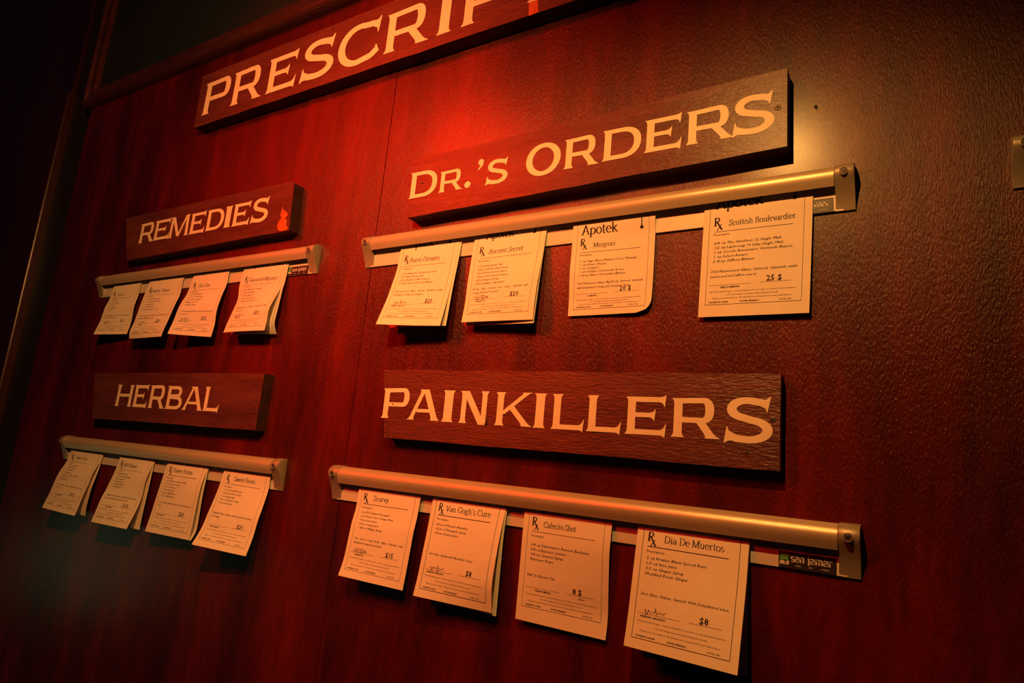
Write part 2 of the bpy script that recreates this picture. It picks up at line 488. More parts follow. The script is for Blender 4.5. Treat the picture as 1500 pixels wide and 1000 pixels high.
# post at the left with a rounded glossy front edge
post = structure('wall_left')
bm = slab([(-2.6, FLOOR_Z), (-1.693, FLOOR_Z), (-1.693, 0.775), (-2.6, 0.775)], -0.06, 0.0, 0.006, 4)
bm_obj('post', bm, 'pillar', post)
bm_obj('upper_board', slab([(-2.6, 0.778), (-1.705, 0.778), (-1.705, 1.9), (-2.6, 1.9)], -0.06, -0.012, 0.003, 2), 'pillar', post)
fl = structure('floor')
mesh_obj('floor_boards', [(-2.6, 0.06, FLOOR_Z), (1.81, 0.06, FLOOR_Z), (1.81, -3.0, FLOOR_Z), (-2.6, -3.0, FLOOR_Z),
                          (-2.6, 0.06, FLOOR_Z - .03), (1.81, 0.06, FLOOR_Z - .03), (1.81, -3.0, FLOOR_Z - .03), (-2.6, -3.0, FLOOR_Z - .03)],
         [(0, 3, 2, 1), (4, 5, 6, 7), (0, 1, 5, 4), (1, 2, 6, 5), (2, 3, 7, 6), (3, 0, 4, 7)], 'floor', fl)


# ------------------------------------------------------------------ screws
def screw(name, parent, x, d, z, r, mat='screw', ring=False, ang=0.3):
    """countersunk cross-head screw; face towards the room"""
    bm = bmesh.new()
    N = 18
    def circ(rad, dd):
        return [bm.verts.new((x + rad * math.cos(2 * math.pi * k / N), -dd, z + rad * math.sin(2 * math.pi * k / N))) for k in range(N)]
    rs = [circ(r, d - 0.0004), circ(r * .96, d + 0.0003), circ(r * .75, d + 0.0006), circ(r * .3, d + 0.0007)]
    for a, b in zip(rs, rs[1:]):
        for k in range(N): bm.faces.new((a[k], a[(k + 1) % N], b[(k + 1) % N], b[k]))
    bm.faces.new(rs[-1])
    o = bm_obj(name, bm, mat, parent)
    slot = bmesh.new()
    for a in (ang, ang + math.pi / 2):
        c, s = math.cos(a), math.sin(a)
        q = [(-.62, -.13), (.62, -.13), (.62, .13), (-.62, .13)]
        slot.faces.new([slot.verts.new((x + r * (u * c - v * s), -(d + 0.00085), z + r * (u * s + v * c))) for u, v in q])
    return o, slot


# ------------------------------------------------------------------ ticket rails
H = 0.0425
CAP = [(0.0, 0.0), (0.0018, 0.0), (0.0030, 0.005), (0.0048, 0.011), (0.0082, 0.0185), (0.0115, 0.0245), (0.0140, 0.0285), (0.0153, 0.0320),
       (0.0150, 0.0350), (0.0136, 0.0380), (0.0110, 0.0403), (0.0078, 0.0418), (0.0040, 0.0425), (0.0, 0.0428)]
outer = [(0.0035, 0.0418), (0.0072, 0.0412), (0.0105, 0.0395), (0.0130, 0.0368), (0.0145, 0.0335), (0.0146, 0.0305), (0.0136, 0.0270), (0.0120, 0.0235), (0.0110, 0.0210)]
inner = [(0.0098, 0.0213), (0.0107, 0.0238), (0.0122, 0.0273), (0.0131, 0.0305), (0.0130, 0.0330), (0.0117, 0.0358), (0.0096, 0.0381), (0.0068, 0.0396), (0.0035, 0.0402)]
CW = 0.0158


def rail(x0, x1, z0, z1, label, sticker=True):
    L = x1 - x0
    t = thing('ticket_rail', (x0, 0, z0), label, 'rail', 'ticket rails on the red wall', -math.atan2(z1 - z0, L))
    bm_obj('back_strip', slab([(CW * .6, 0.0), (L - CW * .6, 0.0), (L - CW * .6, 0.040), (CW * .6, 0.040)], 0.0, 0.0022, 0.0004, 1), 'strip', t, label='flat silver strip')
    bm_obj('top_flange', slab([(CW * .6, 0.0385), (L - CW * .6, 0.0385), (L - CW * .6, 0.0417), (CW * .6, 0.0417)], 0.0023, 0.0045), 'metal', t)
    cover = bm_obj('cover', extrude_profile(outer + inner, CW + 0.0004, L - CW - 0.0004), 'metal', t, label='rounded satin metal cover')
    for p in cover.data.polygons:
        if len(p.vertices) == 4: p.use_smooth = True
    for a in (0.0, L - CW):
        bm = extrude_profile(CAP, a, a + CW)
        ed = [e for e in bm.edges if abs(e.verts[0].co.x - e.verts[1].co.x) < 1e-7 and (-e.verts[0].co.y > 0.002 or -e.verts[1].co.y > .002)]
        bmesh.ops.bevel(bm, geom=ed, offset=0.0006, segments=2, profile=0.5, affect='EDGES')
        c = bm_obj('end_cap', bm, 'cap', t, label='grey end cap')
        for p in c.data.polygons:
            if len(p.vertices) == 4: p.use_smooth = True
        xc = a + CW * .47
        # raised rim round the screw seat
        rim = bmesh.new(); N = 20; R1 = 0.0037
        rr = [(R1 * 1.05, .0140), (R1, .01585), (R1 * .86, .0160), (R1 * .78, .0154)]
        rings = [[rim.verts.new((xc + r_ * math.cos(2 * math.pi * k / N), -d_, 0.0322 + r_ * math.sin(2 * math.pi * k / N))) for k in range(N)] for r_, d_ in rr]
        for r0, r1 in zip(rings, rings[1:]):
            for k in range(N): rim.faces.new((r0[k], r0[(k + 1) % N], r1[(k + 1) % N], r1[k]))
        bm_obj('screw_seat', rim, 'cap', c, smooth=True)
        o, sl = screw('screw', c, xc, 0.0150, 0.0322, 0.0030, 'screw', ang=.2 + a)
        bm = bmesh.new(); bm.from_mesh(o.data)
        bm.to_mesh(o.data); bm.free()
        bm_obj('screw_slot', sl, 'dark', c)
    if sticker:
        a0, a1 = L - CW - .0465, L - CW - .0012
        lb = bm_obj('sticker', slab([(a0, .0004), (a1 + .001, .0004), (a1 + .001, .0150), (a0, .0150)], .0023, .0026), 'labelgrey', t, label='black and white maker sticker')
        bm_obj('sticker_panel', slab([(a0 + .0002, .0006), (a1 - .0006, .0006), (a1 - .0006, .0137), (a0 + .0002, .0137)], .0026, .0028), 'labelblack', lb)
        P, wd = serif_text('san jamar', .16, .07)
        V = []; F = []
        sc = .0318 / wd
        for poly in P:
            i = len(V); V += [(a0 + .0098 + x * sc, -.0030, .0062 + z * .0064) for x, z in poly]; F.append(tuple(range(i, i + len(poly))))
        for wd_, xx in (('smart.', .0135), ('safe.', .0235), ('sanitary.', .0330)):
            v, f, w_ = sans_text(wd_)
            i = len(V); V += [(a0 + xx + x * .0020, -.0030, .0028 + z * .0020) for x, z in v]; F += [tuple(i + k for k in q) for q in f]
        mesh_obj('lettering', V, F, 'labelwhite', lb, label='white letters reading san jamar')
        # green and white emblem: stacked curved blocks
        V = []; F = []; V2 = []; F2 = []
        for k, (xa, xb, za, zb, wh) in enumerate(((.0018, .0083, .0098, .0124, 0), (.0012, .0078, .0066, .0094, 0), (.0012, .0052, .0030, .0060, 1), (.0058, .0082, .0030, .0060, 1))):
            tgt, ff = (V2, F2) if wh else (V, F)
            i = len(tgt); pts = []
            for q in range(5):
                u = q / 4; pts.append((a0 + xa + (xb - xa) * u, -.0030, za + .0006 * math.sin(u * math.pi)))
            for q in range(5):
                u = 1 - q / 4; pts.append((a0 + xa + (xb - xa) * u + (.0004 if k == 3 else 0), -.0030, zb + .0006 * math.sin(u * math.pi)))
            tgt += pts; ff.append(tuple(range(i, i + 10)))
        mesh_obj('emblem', V, F, 'green', lb, label='green half of the emblem')
        mesh_obj('emblem', V2, F2, 'labelwhite', lb)
    return t


rail(-1.3414, -0.7357, 0.2451, 0.2468, 'narrow metal ticket rail under the REMEDIES sign', True)
rail(-0.6402, -0.0444, 0.2464, 0.2507, 'brightly lit metal ticket rail under the DR.\'S ORDERS sign', True)
rail(-1.3469, -0.7394, -0.0614, -0.0614, 'metal ticket rail under the HERBAL sign', False)
rail(-0.6424, -0.0426, -0.0617, -0.0639, 'metal ticket rail under the PAINKILLERS sign', True)
rail(0.0675, 0.667, 0.2533, 0.2533, 'dim ticket rail whose left end shows at the right edge of the wall', False)


# ------------------------------------------------------------------ signs
def rough_outline(pts, step=0.03, amp=0.0005, rnd=None):
    """walk round the outline adding slightly wandering points (old sawn edge)"""
    rnd = rnd or random
    o = []
    n = len(pts)
    for i in range(n):
        a, b = pts[i], pts[(i + 1) % n]
        L = math.hypot(b[0] - a[0], b[1] - a[1]); k = max(1, int(L / step))
        nx, nz = (b[1] - a[1]) / L, -(b[0] - a[0]) / L
        for j in range(k):
            t = j / k; w_ = rnd.uniform(-amp, amp) if j else 0
            o.append((a[0] + (b[0] - a[0]) * t + nx * w_, a[1] + (b[1] - a[1]) * t + nz * w_))
    return o


def sign(corners, th, letters, label, screws=(), group=None, seed=1):
    """corners TL, TR, BR, BL in wall metres; letters (char, x0, x1, z0, z1)"""
    rnd = random.Random(seed)
    ox, oz = corners[-1]
    t = thing('wooden_sign', (ox, 0, oz), label, 'sign', group)
    loc = lambda x, z: (x - ox, z - oz)
    out = rough_outline([loc(*c) for c in corners], rnd=rnd)
    b = bm_obj('board', slab(out, 0.0005, th), 'board', t, label='weathered brown board')
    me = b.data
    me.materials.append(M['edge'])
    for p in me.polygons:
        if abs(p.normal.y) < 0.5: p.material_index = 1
    # worn, slightly proud front arris
    rimv = []; rimf = []
    cx = sum(p[0] for p in out) / len(out); cz = sum(p[1] for p in out) / len(out)
    for ch, x0, x1, z0, z1 in letters:
        hgt = z1 - z0
        W = (x1 - x0) / hgt
        V = []; F = []
        for poly in sign_glyph(ch, W):
            i = len(V)
            V += [(x0 - ox + x * hgt, -(th + 0.0003 + 4e-6 * len(F)), z0 - oz + z * hgt) for x, z in poly]
            F.append(tuple(range(i, i + len(poly))))
        mesh_obj('letter', V, F, 'letter', t)
    for (x, z, r) in screws:
        o, sl = screw('screw', t, x - ox, th, z - oz, r, 'dark' if r < .0022 else 'screw', ang=rnd.uniform(0, 1.5))
        bm_obj('screw_slot', sl, 'dark', o)
    return t


def word(s, spans, z0, z1, extra=None):
    return [(c, a, b, z0 + (extra or {}).get(i, (0, 0))[0], z1 + (extra or {}).get(i, (0, 0))[1]) for i, (c, (a, b)) in enumerate(zip(s, spans))]


pr = [('P', -1.0745, -1.000, .5592, .6214), ('R', -.993, -.911, .5590, .6212), ('E', -.9005, -.830, .5590, .6212), ('S', -.8185, -.7455, .5585, .6240),
      ('C', -.7375, -.654, .5575, .6240), ('R', -.641, -.558, .5590, .6215), ('I', -.5450, -.5215, .5600, .6225), ('P', -.5040, -.430, .5605, .6230),
      ('T', -.4270, -.357, .5625, .6245), ('I', -.346, -.3225, .5625, .6250), ('O', -.312, -.222, .5610, .6260), ('N', -.210, -.130, .5630, .6250), ('S', -.120, -.050, .5630, .6255)]
ps = sign([(-1.0955, .6420), (.005, .6470), (.005, .5465), (-1.0905, .5395)], 0.022, pr,
          'longest wooden sign, top of the wall, reading PRESCRIPTIONS', [(-.7572, .6363, .0015), (-.9082, .6415, .0012)], 'cream lettered wooden signs', 3)
sx, sz = -1.0905, .5395
mesh_obj('bare_patch', [(x - sx, -.0223, z - sz) for x, z in [(-.4001, .5625), (-.3871, .5625), (-.3858, .5500), (-.3850, .5445), (-.3985, .5435), (-.3992, .553)]],
         [(0, 1, 2, 3, 4, 5)], 'chip', ps, label='orange bare wood patch')

dr = [('D', -.5615, -.5165, .3287, .3645), ('R', -.5120, -.4745, .3298, .3578), ('.', -.4722, -.4630, .3298, .3384), ("'", -.4555, -.4460, .3505, .3648),
      ('S', -.4405, -.4095, .3290, .3598), ('O', -.3850, -.3395, .3293, .3680), ('R', -.3348, -.2910, .3312, .3668), ('D', -.2880, -.2440, .3322, .3680),
      ('E', -.2400, -.2005, .3332, .3700), ('R', -.1955, -.1470, .3335, .3700), ('S', -.1500, -.1110, .3335, .3735)]
ds = sign([(-.5642, .3838), (-.1003, .3950), (-.0997, .3142), (-.5600, .3026)], 0.018, dr,
          'wooden sign, strongly lit at its right end, reading DR.\'S ORDERS', [(-.1083, .3554, .0030), (-.5409, .3479, .0012)], 'cream lettered wooden signs', 5)

z = lambda x: .0437 + (x + .5645) * (-.0042 / .455)
pk = [(c, a, b, z(a) - (.001 if c == 'S' else 0), z(a) + .0364 + (.002 if c == 'S' else 0)) for c, a, b in (
    ('P', -.5648, -.5215), ('A', -.5225, -.4755), ('I', -.4712, -.4550), ('N', -.4465, -.4078), ('K', -.3978, -.3512), ('I', -.3488, -.3345),
    ('L', -.3272, -.2898), ('L', -.2868, -.2496), ('E', -.2452, -.2042), ('R', -.1990, -.1532), ('S', -.1505, -.1088))]
ks = sign([(-.5700, .1037), (-.1030, .1003), (-.1027, .0163), (-.5560, .0199)], 0.014, pk,
          'wooden sign on the lower right, reading PAINKILLERS', [(-.109, .0599, .0028), (-.130, .030, .0011), (-.548, .061, .0012)], 'cream lettered wooden signs', 9)
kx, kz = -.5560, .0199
for tri in ([(-.4130, .0409), (-.4098, .0540), (-.4066, .0412)], [(-.2822, .0394), (-.2741, .0420), (-.2655, .0402)], [(-.5512, .0200), (-.5548, .0425), (-.5500, .0203)]):  # thin flat dark triangles laid just over the board front
    mesh_obj('dark_wedge', [(x - kx, -.01425, z_ - kz) for x, z_ in tri], [(0, 1, 2)], 'dark', ks, label='small dark wedge on the board')

rm = [('R', -1.2065, -1.1575, .3357, .3726), ('E', -1.1590, -1.1115, .3359, .3728), ('M', -1.1125, -1.0535, .3352, .3730), ('E', -1.0505, -1.0085, .3354, .3722),
      ('D', -1.0045, -.9580, .3358, .3723), ('I', -.9555, -.9385, .3359, .3722), ('E', -.9340, -.8915, .3354, .3728), ('S', -.8870, -.8465, .3352, .3740)]
rs_ = sign([(-1.2690, .3925), (-.8160, .3925), (-.8040, .3918), (-.7955, .3885), (-.7900, .3127), (-1.2350, .3065)], 0.018, rm,
           'wooden sign with a chipped corner and orange patch, reading REMEDIES', [], 'cream lettered wooden signs', 11)
rx, rz = -1.2350, .3065
mesh_obj('bare_patch', [(x - rx, -.0183, z_ - rz) for x, z_ in [(-.8129, .3545), (-.8120, .3470), (-.8055, .3450), (-.7985, .3385), (-.8045, .3330), (-.7985, .3290), (-.7995, .3215), (-.7940, .3180),
          (-.7960, .3135), (-.8110, .3140), (-.8160, .3165), (-.8195, .3230), (-.8175, .3300), (-.8120, .3345), (-.8160, .3400), (-.8145, .3470)]],
         [tuple(range(16))], 'chip', rs_, label='orange bare wood patch')
mesh_obj('arris', [(x - rx, -d, z_ - rz) for x, d, z_ in [(-.7962, .0183, .3885), (-.7952, .0183, .3885), (-.7898, .0183, .3135), (-.7908, .0183, .3135)]], [(0, 1, 2, 3)], 'trim', rs_, label='pale worn edge')

hb = [('H', -1.1745, -1.1240, .0396, .0760), ('E', -1.1200, -1.0785, .0396, .0762), ('R', -1.0732, -1.0255, .0394, .0762), ('B', -1.0240, -.9805, .0393, .0760),
      ('A', -.9780, -.9262, .0394, .0760), ('L', -.9245, -.8862, .0395, .0761)]
hs = sign([(-1.2640, .0968), (-.7935, .0973), (-.7937, .0165), (-1.2400, .0157)], 0.018, hb,
          'small dark wooden sign on the lower left, reading HERBAL', [(-.8028, .0587, .0016)], 'cream lettered wooden signs', 13)


# ------------------------------------------------------------------ drink cards
PROF = {
 'c1': (-1.2866, -1.1941, [(0.006, 0.2597), (0.0087, 0.2353), (0.0138, 0.2208), (0.0158, 0.1967), (0.0234, 0.1672)], [(0.006, 0.2589), (0.0055, 0.2437), (0.0098, 0.2184), (0.009, 0.2022), (0.0091, 0.1871), (0.0125, 0.1676)]),
 'c2': (-1.166, -1.0622, [(0.006, 0.2607), (0.0087, 0.2461), (0.0129, 0.2236), (0.0165, 0.1991), (0.0183, 0.1839), (0.0238, 0.1692), (0.0207, 0.1565)], [(0.006, 0.2588), (0.0058, 0.2389), (0.0066, 0.2303), (0.0103, 0.221), (0.0159, 0.197), (0.0197, 0.1797), (0.0234, 0.1684), (0.0247, 0.1571)]),
 'c3': (-1.0342, -0.9374, [(0.006, 0.2602), (0.0093, 0.2405), (0.0105, 0.2302), (0.0162, 0.2201), (0.022, 0.2014), (0.024, 0.1864), (0.031, 0.1596)], [(0.006, 0.2607), (0.0057, 0.2422), (0.0099, 0.2304), (0.0145, 0.208), (0.0161, 0.1936), (0.0143, 0.1778), (0.0173, 0.1547)]),
 'c4': (-0.9003, -0.8004, [(0.006, 0.2606), (0.0091, 0.2364), (0.0066, 0.2164), (0.0106, 0.2021), (0.0173, 0.1789), (0.0221, 0.1595)], [(0.006, 0.2595), (0.0075, 0.2346), (0.0097, 0.2247), (0.0209, 0.1989), (0.0243, 0.189), (0.0233, 0.1769), (0.0251, 0.1592)], -0.7961, [(0.006, 0.2606), (0.0043, 0.1593)], [(0.006, 0.2592), (0.0077, 0.2389), (0.0112, 0.2), (0.0145, 0.1687), (0.0064, 0.1576)]),
 'h1': (-1.314, -1.2053, [(0.006, -0.0449), (0.0094, -0.0641), (0.0194, -0.0855), (0.0235, -0.1035), (0.0265, -0.12), (0.0339, -0.1455)], [(0.006, -0.0459), (0.0076, -0.0574), (0.0165, -0.0777), (0.0192, -0.0962), (0.0243, -0.1146), (0.0272, -0.1314), (0.0308, -0.1474)], -1.2038, None, [(0.006, -0.0464), (0.0076, -0.0679), (0.0146, -0.1038), (0.0164, -0.139), (0.0146, -0.1481)]),
 'h2': (-1.1488, -1.0476, [(0.006, -0.0455), (0.0082, -0.0629), (0.0133, -0.0828), (0.0183, -0.0996), (0.0253, -0.1189), (0.0255, -0.1244), (0.0317, -0.1501)], [(0.006, -0.0454), (0.0079, -0.0536), (0.014, -0.0753), (0.0141, -0.0925), (0.0155, -0.1097), (0.0213, -0.1279), (0.029, -0.1494)], -1.0452, None, [(0.006, -0.0466), (0.0072, -0.0749), (0.0096, -0.1252), (0.0101, -0.1506)]),
 'h3': (-1.0088, -0.9044, [(0.006, -0.0456), (0.0098, -0.0691), (0.0142, -0.0976), (0.0164, -0.115), (0.0218, -0.1477)], [(0.006, -0.0455), (0.0111, -0.0639), (0.0134, -0.0819), (0.0139, -0.101), (0.015, -0.1312), (0.016, -0.1474)], -0.903, None, [(0.006, -0.0467), (0.0081, -0.0843), (0.0077, -0.1085), (0.0077, -0.1376), (0.0148, -0.1479)]),
 'h4': (-0.8646, -0.7618, [(0.006, -0.0455), (0.0089, -0.0631), (0.0132, -0.0808), (0.0207, -0.1048), (0.0258, -0.1245), (0.0375, -0.1467)], [(0.006, -0.0466), (0.0053, -0.0601), (0.012, -0.0908), (0.0149, -0.0995), (0.019, -0.1256), (0.0258, -0.1485)]),
 'd1': (-0.5752, -0.4801, [(0.006, 0.2616), (0.0081, 0.2355), (0.0124, 0.2199), (0.0197, 0.1939), (0.0336, 0.158)], [(0.006, 0.2611), (0.0095, 0.2313), (0.0136, 0.2059), (0.0181, 0.1836), (0.0253, 0.1545)], -0.4772, [(0.006, 0.2616), (0.0015, 0.159)], [(0.006, 0.2608), (0.0093, 0.2325), (0.0146, 0.1896), (0.0181, 0.1561)]),
 'd2': (-0.4571, -0.3575, [(0.006, 0.2603), (0.0084, 0.2358), (0.0106, 0.2083), (0.011, 0.1845), (0.0147, 0.1602)], [(0.006, 0.2612), (0.0087, 0.2375), (0.0157, 0.2024), (0.0188, 0.1757), (0.0184, 0.1587)], -0.3575, [(0.006, 0.2603), (0.0107, 0.1573)], [(0.006, 0.2612), (0.0166, 0.1553)]),
 'd3': (-0.3229, -0.2287, [(0.006, 0.2668), (0.0055, 0.2405), (0.0065, 0.2121), (0.0029, 0.1815), (0.0015, 0.1647)], [(0.006, 0.2675), (0.0015, 0.2455), (0.0015, 0.2198), (0.0031, 0.1945), (0.0055, 0.1646)]),
 'd4': (-0.1782, -0.0791, [(0.0045, 0.2641), (0.0048, 0.2222), (0.0045, 0.157)], [(0.0045, 0.2648), (0.0043, 0.2186), (0.005, 0.1821), (0.006, 0.1566)]),
 'p1': (-0.5938, -0.4953, [(0.006, -0.0459), (0.0066, -0.0697), (0.0109, -0.0835), (0.0132, -0.1027), (0.0161, -0.1283), (0.0222, -0.1462)], [(0.006, -0.0451), (0.0083, -0.0693), (0.012, -0.0834), (0.0141, -0.105), (0.0165, -0.125), (0.0194, -0.1471)]),
 'p2': (-0.4768, -0.3781, [(0.006, -0.0452), (0.0107, -0.0818), (0.0152, -0.1083), (0.0182, -0.1288), (0.023, -0.1488)], [(0.006, -0.0452), (0.0133, -0.0744), (0.0184, -0.1028), (0.0208, -0.1244), (0.0156, -0.1496)], -0.3768, [(0.006, -0.0452), (0.0173, -0.1522)], [(0.006, -0.0464), (0.0085, -0.0771), (0.0088, -0.1189), (0.009, -0.1534)]),
 'p3': (-0.3546, -0.256, [(0.006, -0.0458), (0.0066, -0.0678), (0.0067, -0.1166), (0.0068, -0.1517)], [(0.006, -0.046), (0.0088, -0.072), (0.005, -0.1133), (0.0019, -0.1326), (0.0054, -0.1527)]),
 'p4': (-0.2293, -0.1281, [(0.006, -0.0454), (0.0131, -0.0829), (0.0209, -0.125), (0.0272, -0.1477)], [(0.006, -0.0467), (0.0139, -0.0805), (0.0281, -0.1176), (0.0391, -0.1472)], -0.1281, [(0.006, -0.0454), (0.0167, -0.1522)], [(0.006, -0.0467), (0.0061, -0.0946), (0.0042, -0.1549)]),
}
FINE = ['Recommended dosage, 1 every 30 minutes. Do not drive or operate heavy machinery', 'or do other dangerous activities while taking this remedy.',
        'Respect your prescriptions. The Apotek is not responsible for your hallucinations.']
# key: heading, heading span, ingredients, method lines, price, signer, signed, bold new layout, label
CARDS = {
 'c1': ('Lust', (.27, .46), ['2 oz Gin Floral', '1 oz Lychee Syrup', '0.5 oz Lime', '2 oz Cranberry', '1 oz Soda'], ['Highball glass, Shaken. Garnish with', 'Dehydrated Lemon wheel'], '$16', 'A. MARCANO', 1, 0,
        'leftmost cream drink card on the rail under REMEDIES'),
 'c2': ('Darker Times', (.17, .68), ['2 oz Dark Spiced Rum', '1 oz Passion Fruit Puree', '1 oz Lime Juice', '1 oz Ginger Beer', 'Top with a splash of Soda'], ['Old Fashioned Glass, Built on ice. Garnish with', 'Dry Lime and Blackberry on top'], '$20', 'ARMANDO M.', 1, 0,
        'second drink card from the left under REMEDIES, headed Darker Times'),
 'c3': ('Coo Coo', (.24, .56), ['2oz Vodka Mango', '1 oz Coconut cream', '1 Oz Lime sour Juice', 'Mango puree 1oz', 'Cinnamon Syrup'], ['Old Fashioned Glass, Stirred. Garnish with', 'Toasted Coco'], '$15', 'ARMANDO MARCANO', 1, 0,
        'third drink card from the left under REMEDIES, headed Coo Coo'),
 'c4': ('Tamarind Mystery', (.19, .87), ['1.5 oz Reposado Tequila', '1/2 oz Tamarind', '1/2 oz Triple Sec', '1/2 oz Fresh Lemon', 'Tabasco and ginger syrup'], ['Martini cup. Shaken. Garnish with', 'Tamarind Stick'], '$20', 'ARMANDO M.', 1, 0,
        'rightmost drink card under REMEDIES, curled off the sheet behind it'),
 'h1': ("Isabel's Rose", (.24, .61), ['2oz Rosemary Gin', '1 oz Pink Vodka', '2oz Grapefruit', '1oz Lime Juice', '1oz Thyme and Rose Syrup', '3 Basil Leaves', 'Top with Soda'], ['Cocktail Glass, Garnish with Rosemary and', 'Dried Rose'], '20 $', 'NELSON MEDINA', 0, 1,
        'leftmost drink card on the rail under HERBAL, dimmest of the four'),
 'h2': ('Wild Plantain', (.20, .61), ['2oz Plantain Rum', '1 1/2 oz Pineapple Juice', '1/2oz Falernum', '1oz Lime Juice', '1oz Honey Syrup', '2 dashes Bitters'], ['Highball Glass, Shaken. Garnish with Pineapple', 'Leaf and Dehydrated Pineapple Slice on top'], '20 $', 'NELSON MEDINA', 0, 1,
        'second drink card from the left under HERBAL, kinked on its left side'),
 'h3': ('Flower Potion', (.20, .70), ['1.5oz Hibiscus infused Vodka', '0.5 oz Lavender Syrup', '1/2 oz Triple sec', '0.5oz Lime Juice', 'Dash of Egg White', '1/2 oz Elderflower'], ['Coupe Glass, Shaken. Double Strain. Garnish with', 'Petals'], '$20', 'NELSON MEDINA', 0, 0,
        'third drink card from the left under HERBAL, headed Flower Potion'),
 'h4': ('Sweet Roots', (.27, .72), ['1.5 oz Spiced Bourbon', '0.5oz Beet Root Syrup', '1oz Orange Juice', '1/2 oz Turmeric Syrup', '0.5oz Lime Juice'], ['Highball Glass. Shaken. Garnish with Rosemary', 'and Orange'], '$20', 'NELSON MEDINA', 0, 0,
        'rightmost drink card on the rail under HERBAL, headed Sweet Roots'),
 'd1': ('Burnt Dreams', (.20, .72), ['2 oz Cinnamon Tequila Reposado', '1oz Guava Puree Juice', '1/2oz Kahlua Coffee Liqueur', '2 drops Aztec Chocolate Bitters'], ['Nick and Nora Glass.  Stirred.  Garnished  with', 'Dehydrated Orange and Cinnamon'], '$20', 'ARMANDO MARCANO', 1, 0,
        'drink card flaring out at its foot, leftmost under DR.\'S ORDERS'),
 'd2': ('Ancient Secret', (.24, .72), ['1.5oz Amaranth Gin', '1/2oz Yellow Chartreuse', '1/2oz Fresh Lemon Juice', '1/2oz Citric Acid Solution', '1/2oz Simple Syrup', '1/4oz Galliano Aperitivo'], ['Rocks  Glass.  Stirred  over  cubes.  Garnish  with', 'Orange Rind and Rosemary'], '$20', 'ARMANDO M.', 2, 0,
        'second drink card from the left under DR.\'S ORDERS, headed Ancient Secret'),
 'd3': ('Mezgroni', (.27, .54), ['1 oz Vago Elote Mezcal (Corn Mezcal)', '1 oz Amaro Reyes', '1 oz Campari', '1 oz Cinzano Vermouth Rosso', '1 drop Aztec Chocolate Bitters'], ['Old Fashioned Glass, Big Rock, Stirred, Garnish', 'with Dehydrated Orange and Cinnamon Stick'], '20 $', 'N. MEDINA', 0, 1,
        'flat drink card with a rounded lower corner, headed Mezgroni'),
 'd4': ('Scottish Boulevardier', (.25, .86), ['3/4 oz The Glenlivet 12 Single Malt', '1/2 oz Laphroaig 10 Islay Single Malt', '1 oz Cocchi Americano Vermoth Bianco', '1 oz Select Amaro', '2 drop Saffron Bitters'], ['Old Fashioned Glass, Stirred, Garnish with', 'Lemon peel and Saffron over it.'], '25 $', 'NELSON MEDINA', 0, 1,
        'rightmost drink card under DR.\'S ORDERS, headed Scottish Boulevardier'),
 'p1': ('Scurvy', (.27, .52), ['2oz Mt Cambria Pineapple', '2oz Antiscorbut Orange Wine', '1/2oz Lime Juice', '1/2oz Orange Juice', '1 dash of Mango Syrup'], ['Two  shots.  Long  Neck  Glass.  Garnish  with', 'dehydrated orange and rosemary'], '$15', 'ARMANDO M.', 2, 0,
        'leftmost drink card on the rail under PAINKILLERS, headed Scurvy'),
 'p2': ("Van Gogh's Cure", (.21, .83), ['2/3oz of French Absinthe', '1/2oz of Pineapple Syrup', '1/2oz of Lime Juice'], ['Shot Glass, Garnish with Maraschino Cherry'], '$8', 'ARMANDO MARCANO', 1, 0,
        'second drink card from the left under PAINKILLERS, another sheet showing behind it'),
 'p3': ('Cafecito Shot', (.245, .62), ['3/4 oz Diplomatico Reserva Exclusiva', '3/4 oz Espresso Livanto', '1/4 oz Caramel Syrup', 'Falernum Foam'], ['Built Up, Espresso Cup'], '8 $', 'NELSON MEDINA', 0, 1,
        'flat drink card headed Cafecito Shot, third under PAINKILLERS'),
 'p4': ('Dia De Muertos', (.26, .80), ['2 oz Kraken Black Spiced Rum', '0.5 oz lime juice', '0.5 oz Ginger Syrup', 'Muddled Fresh Ginger'], ['Shot Glass, Shaken, Garnish With Dehydrated Lime.'], '$8', 'ARMANDO MARCANO', 1, 0,
        'largest looking drink card, lowest right of all, headed Dia De Muertos'),
}


def curve_from(prof):
    """d as a smooth function of z, plus the foot height"""
    pts = sorted(prof, key=lambda q: -q[1])
    zt, zb = pts[0][1], pts[-1][1]
    n = 25
    raw = []
    for i in range(n):
        zz = zt + (zb - zt) * i / (n - 1)
        for (d0, z0), (d1, z1) in zip(pts, pts[1:]):
            if z1 <= zz <= z0 or (z1 == zb):
                if zz >= z1 - 1e-9:
                    raw.append(d0 + (d1 - d0) * (z0 - zz) / max(z0 - z1, 1e-6)); break
        else: raw.append(pts[-1][0])
    for _ in range(3):
        raw = [raw[0]] + [(raw[i - 1] + 2 * raw[i] + raw[i + 1]) / 4 for i in range(1, n - 1)] + [raw[-1]]

    def f(t):
        if t < 0: return raw[0] * (1 + t * 3), zt + (zb - zt) * t
        u = min(t, 1) * (n - 1); i = min(int(u), n - 2); k = u - i
        return raw[i] + (raw[i + 1] - raw[i]) * k, zt + (zb - zt) * min(t, 1.02)
    return f


TOP = -0.17        # how far the card runs on up behind the cover


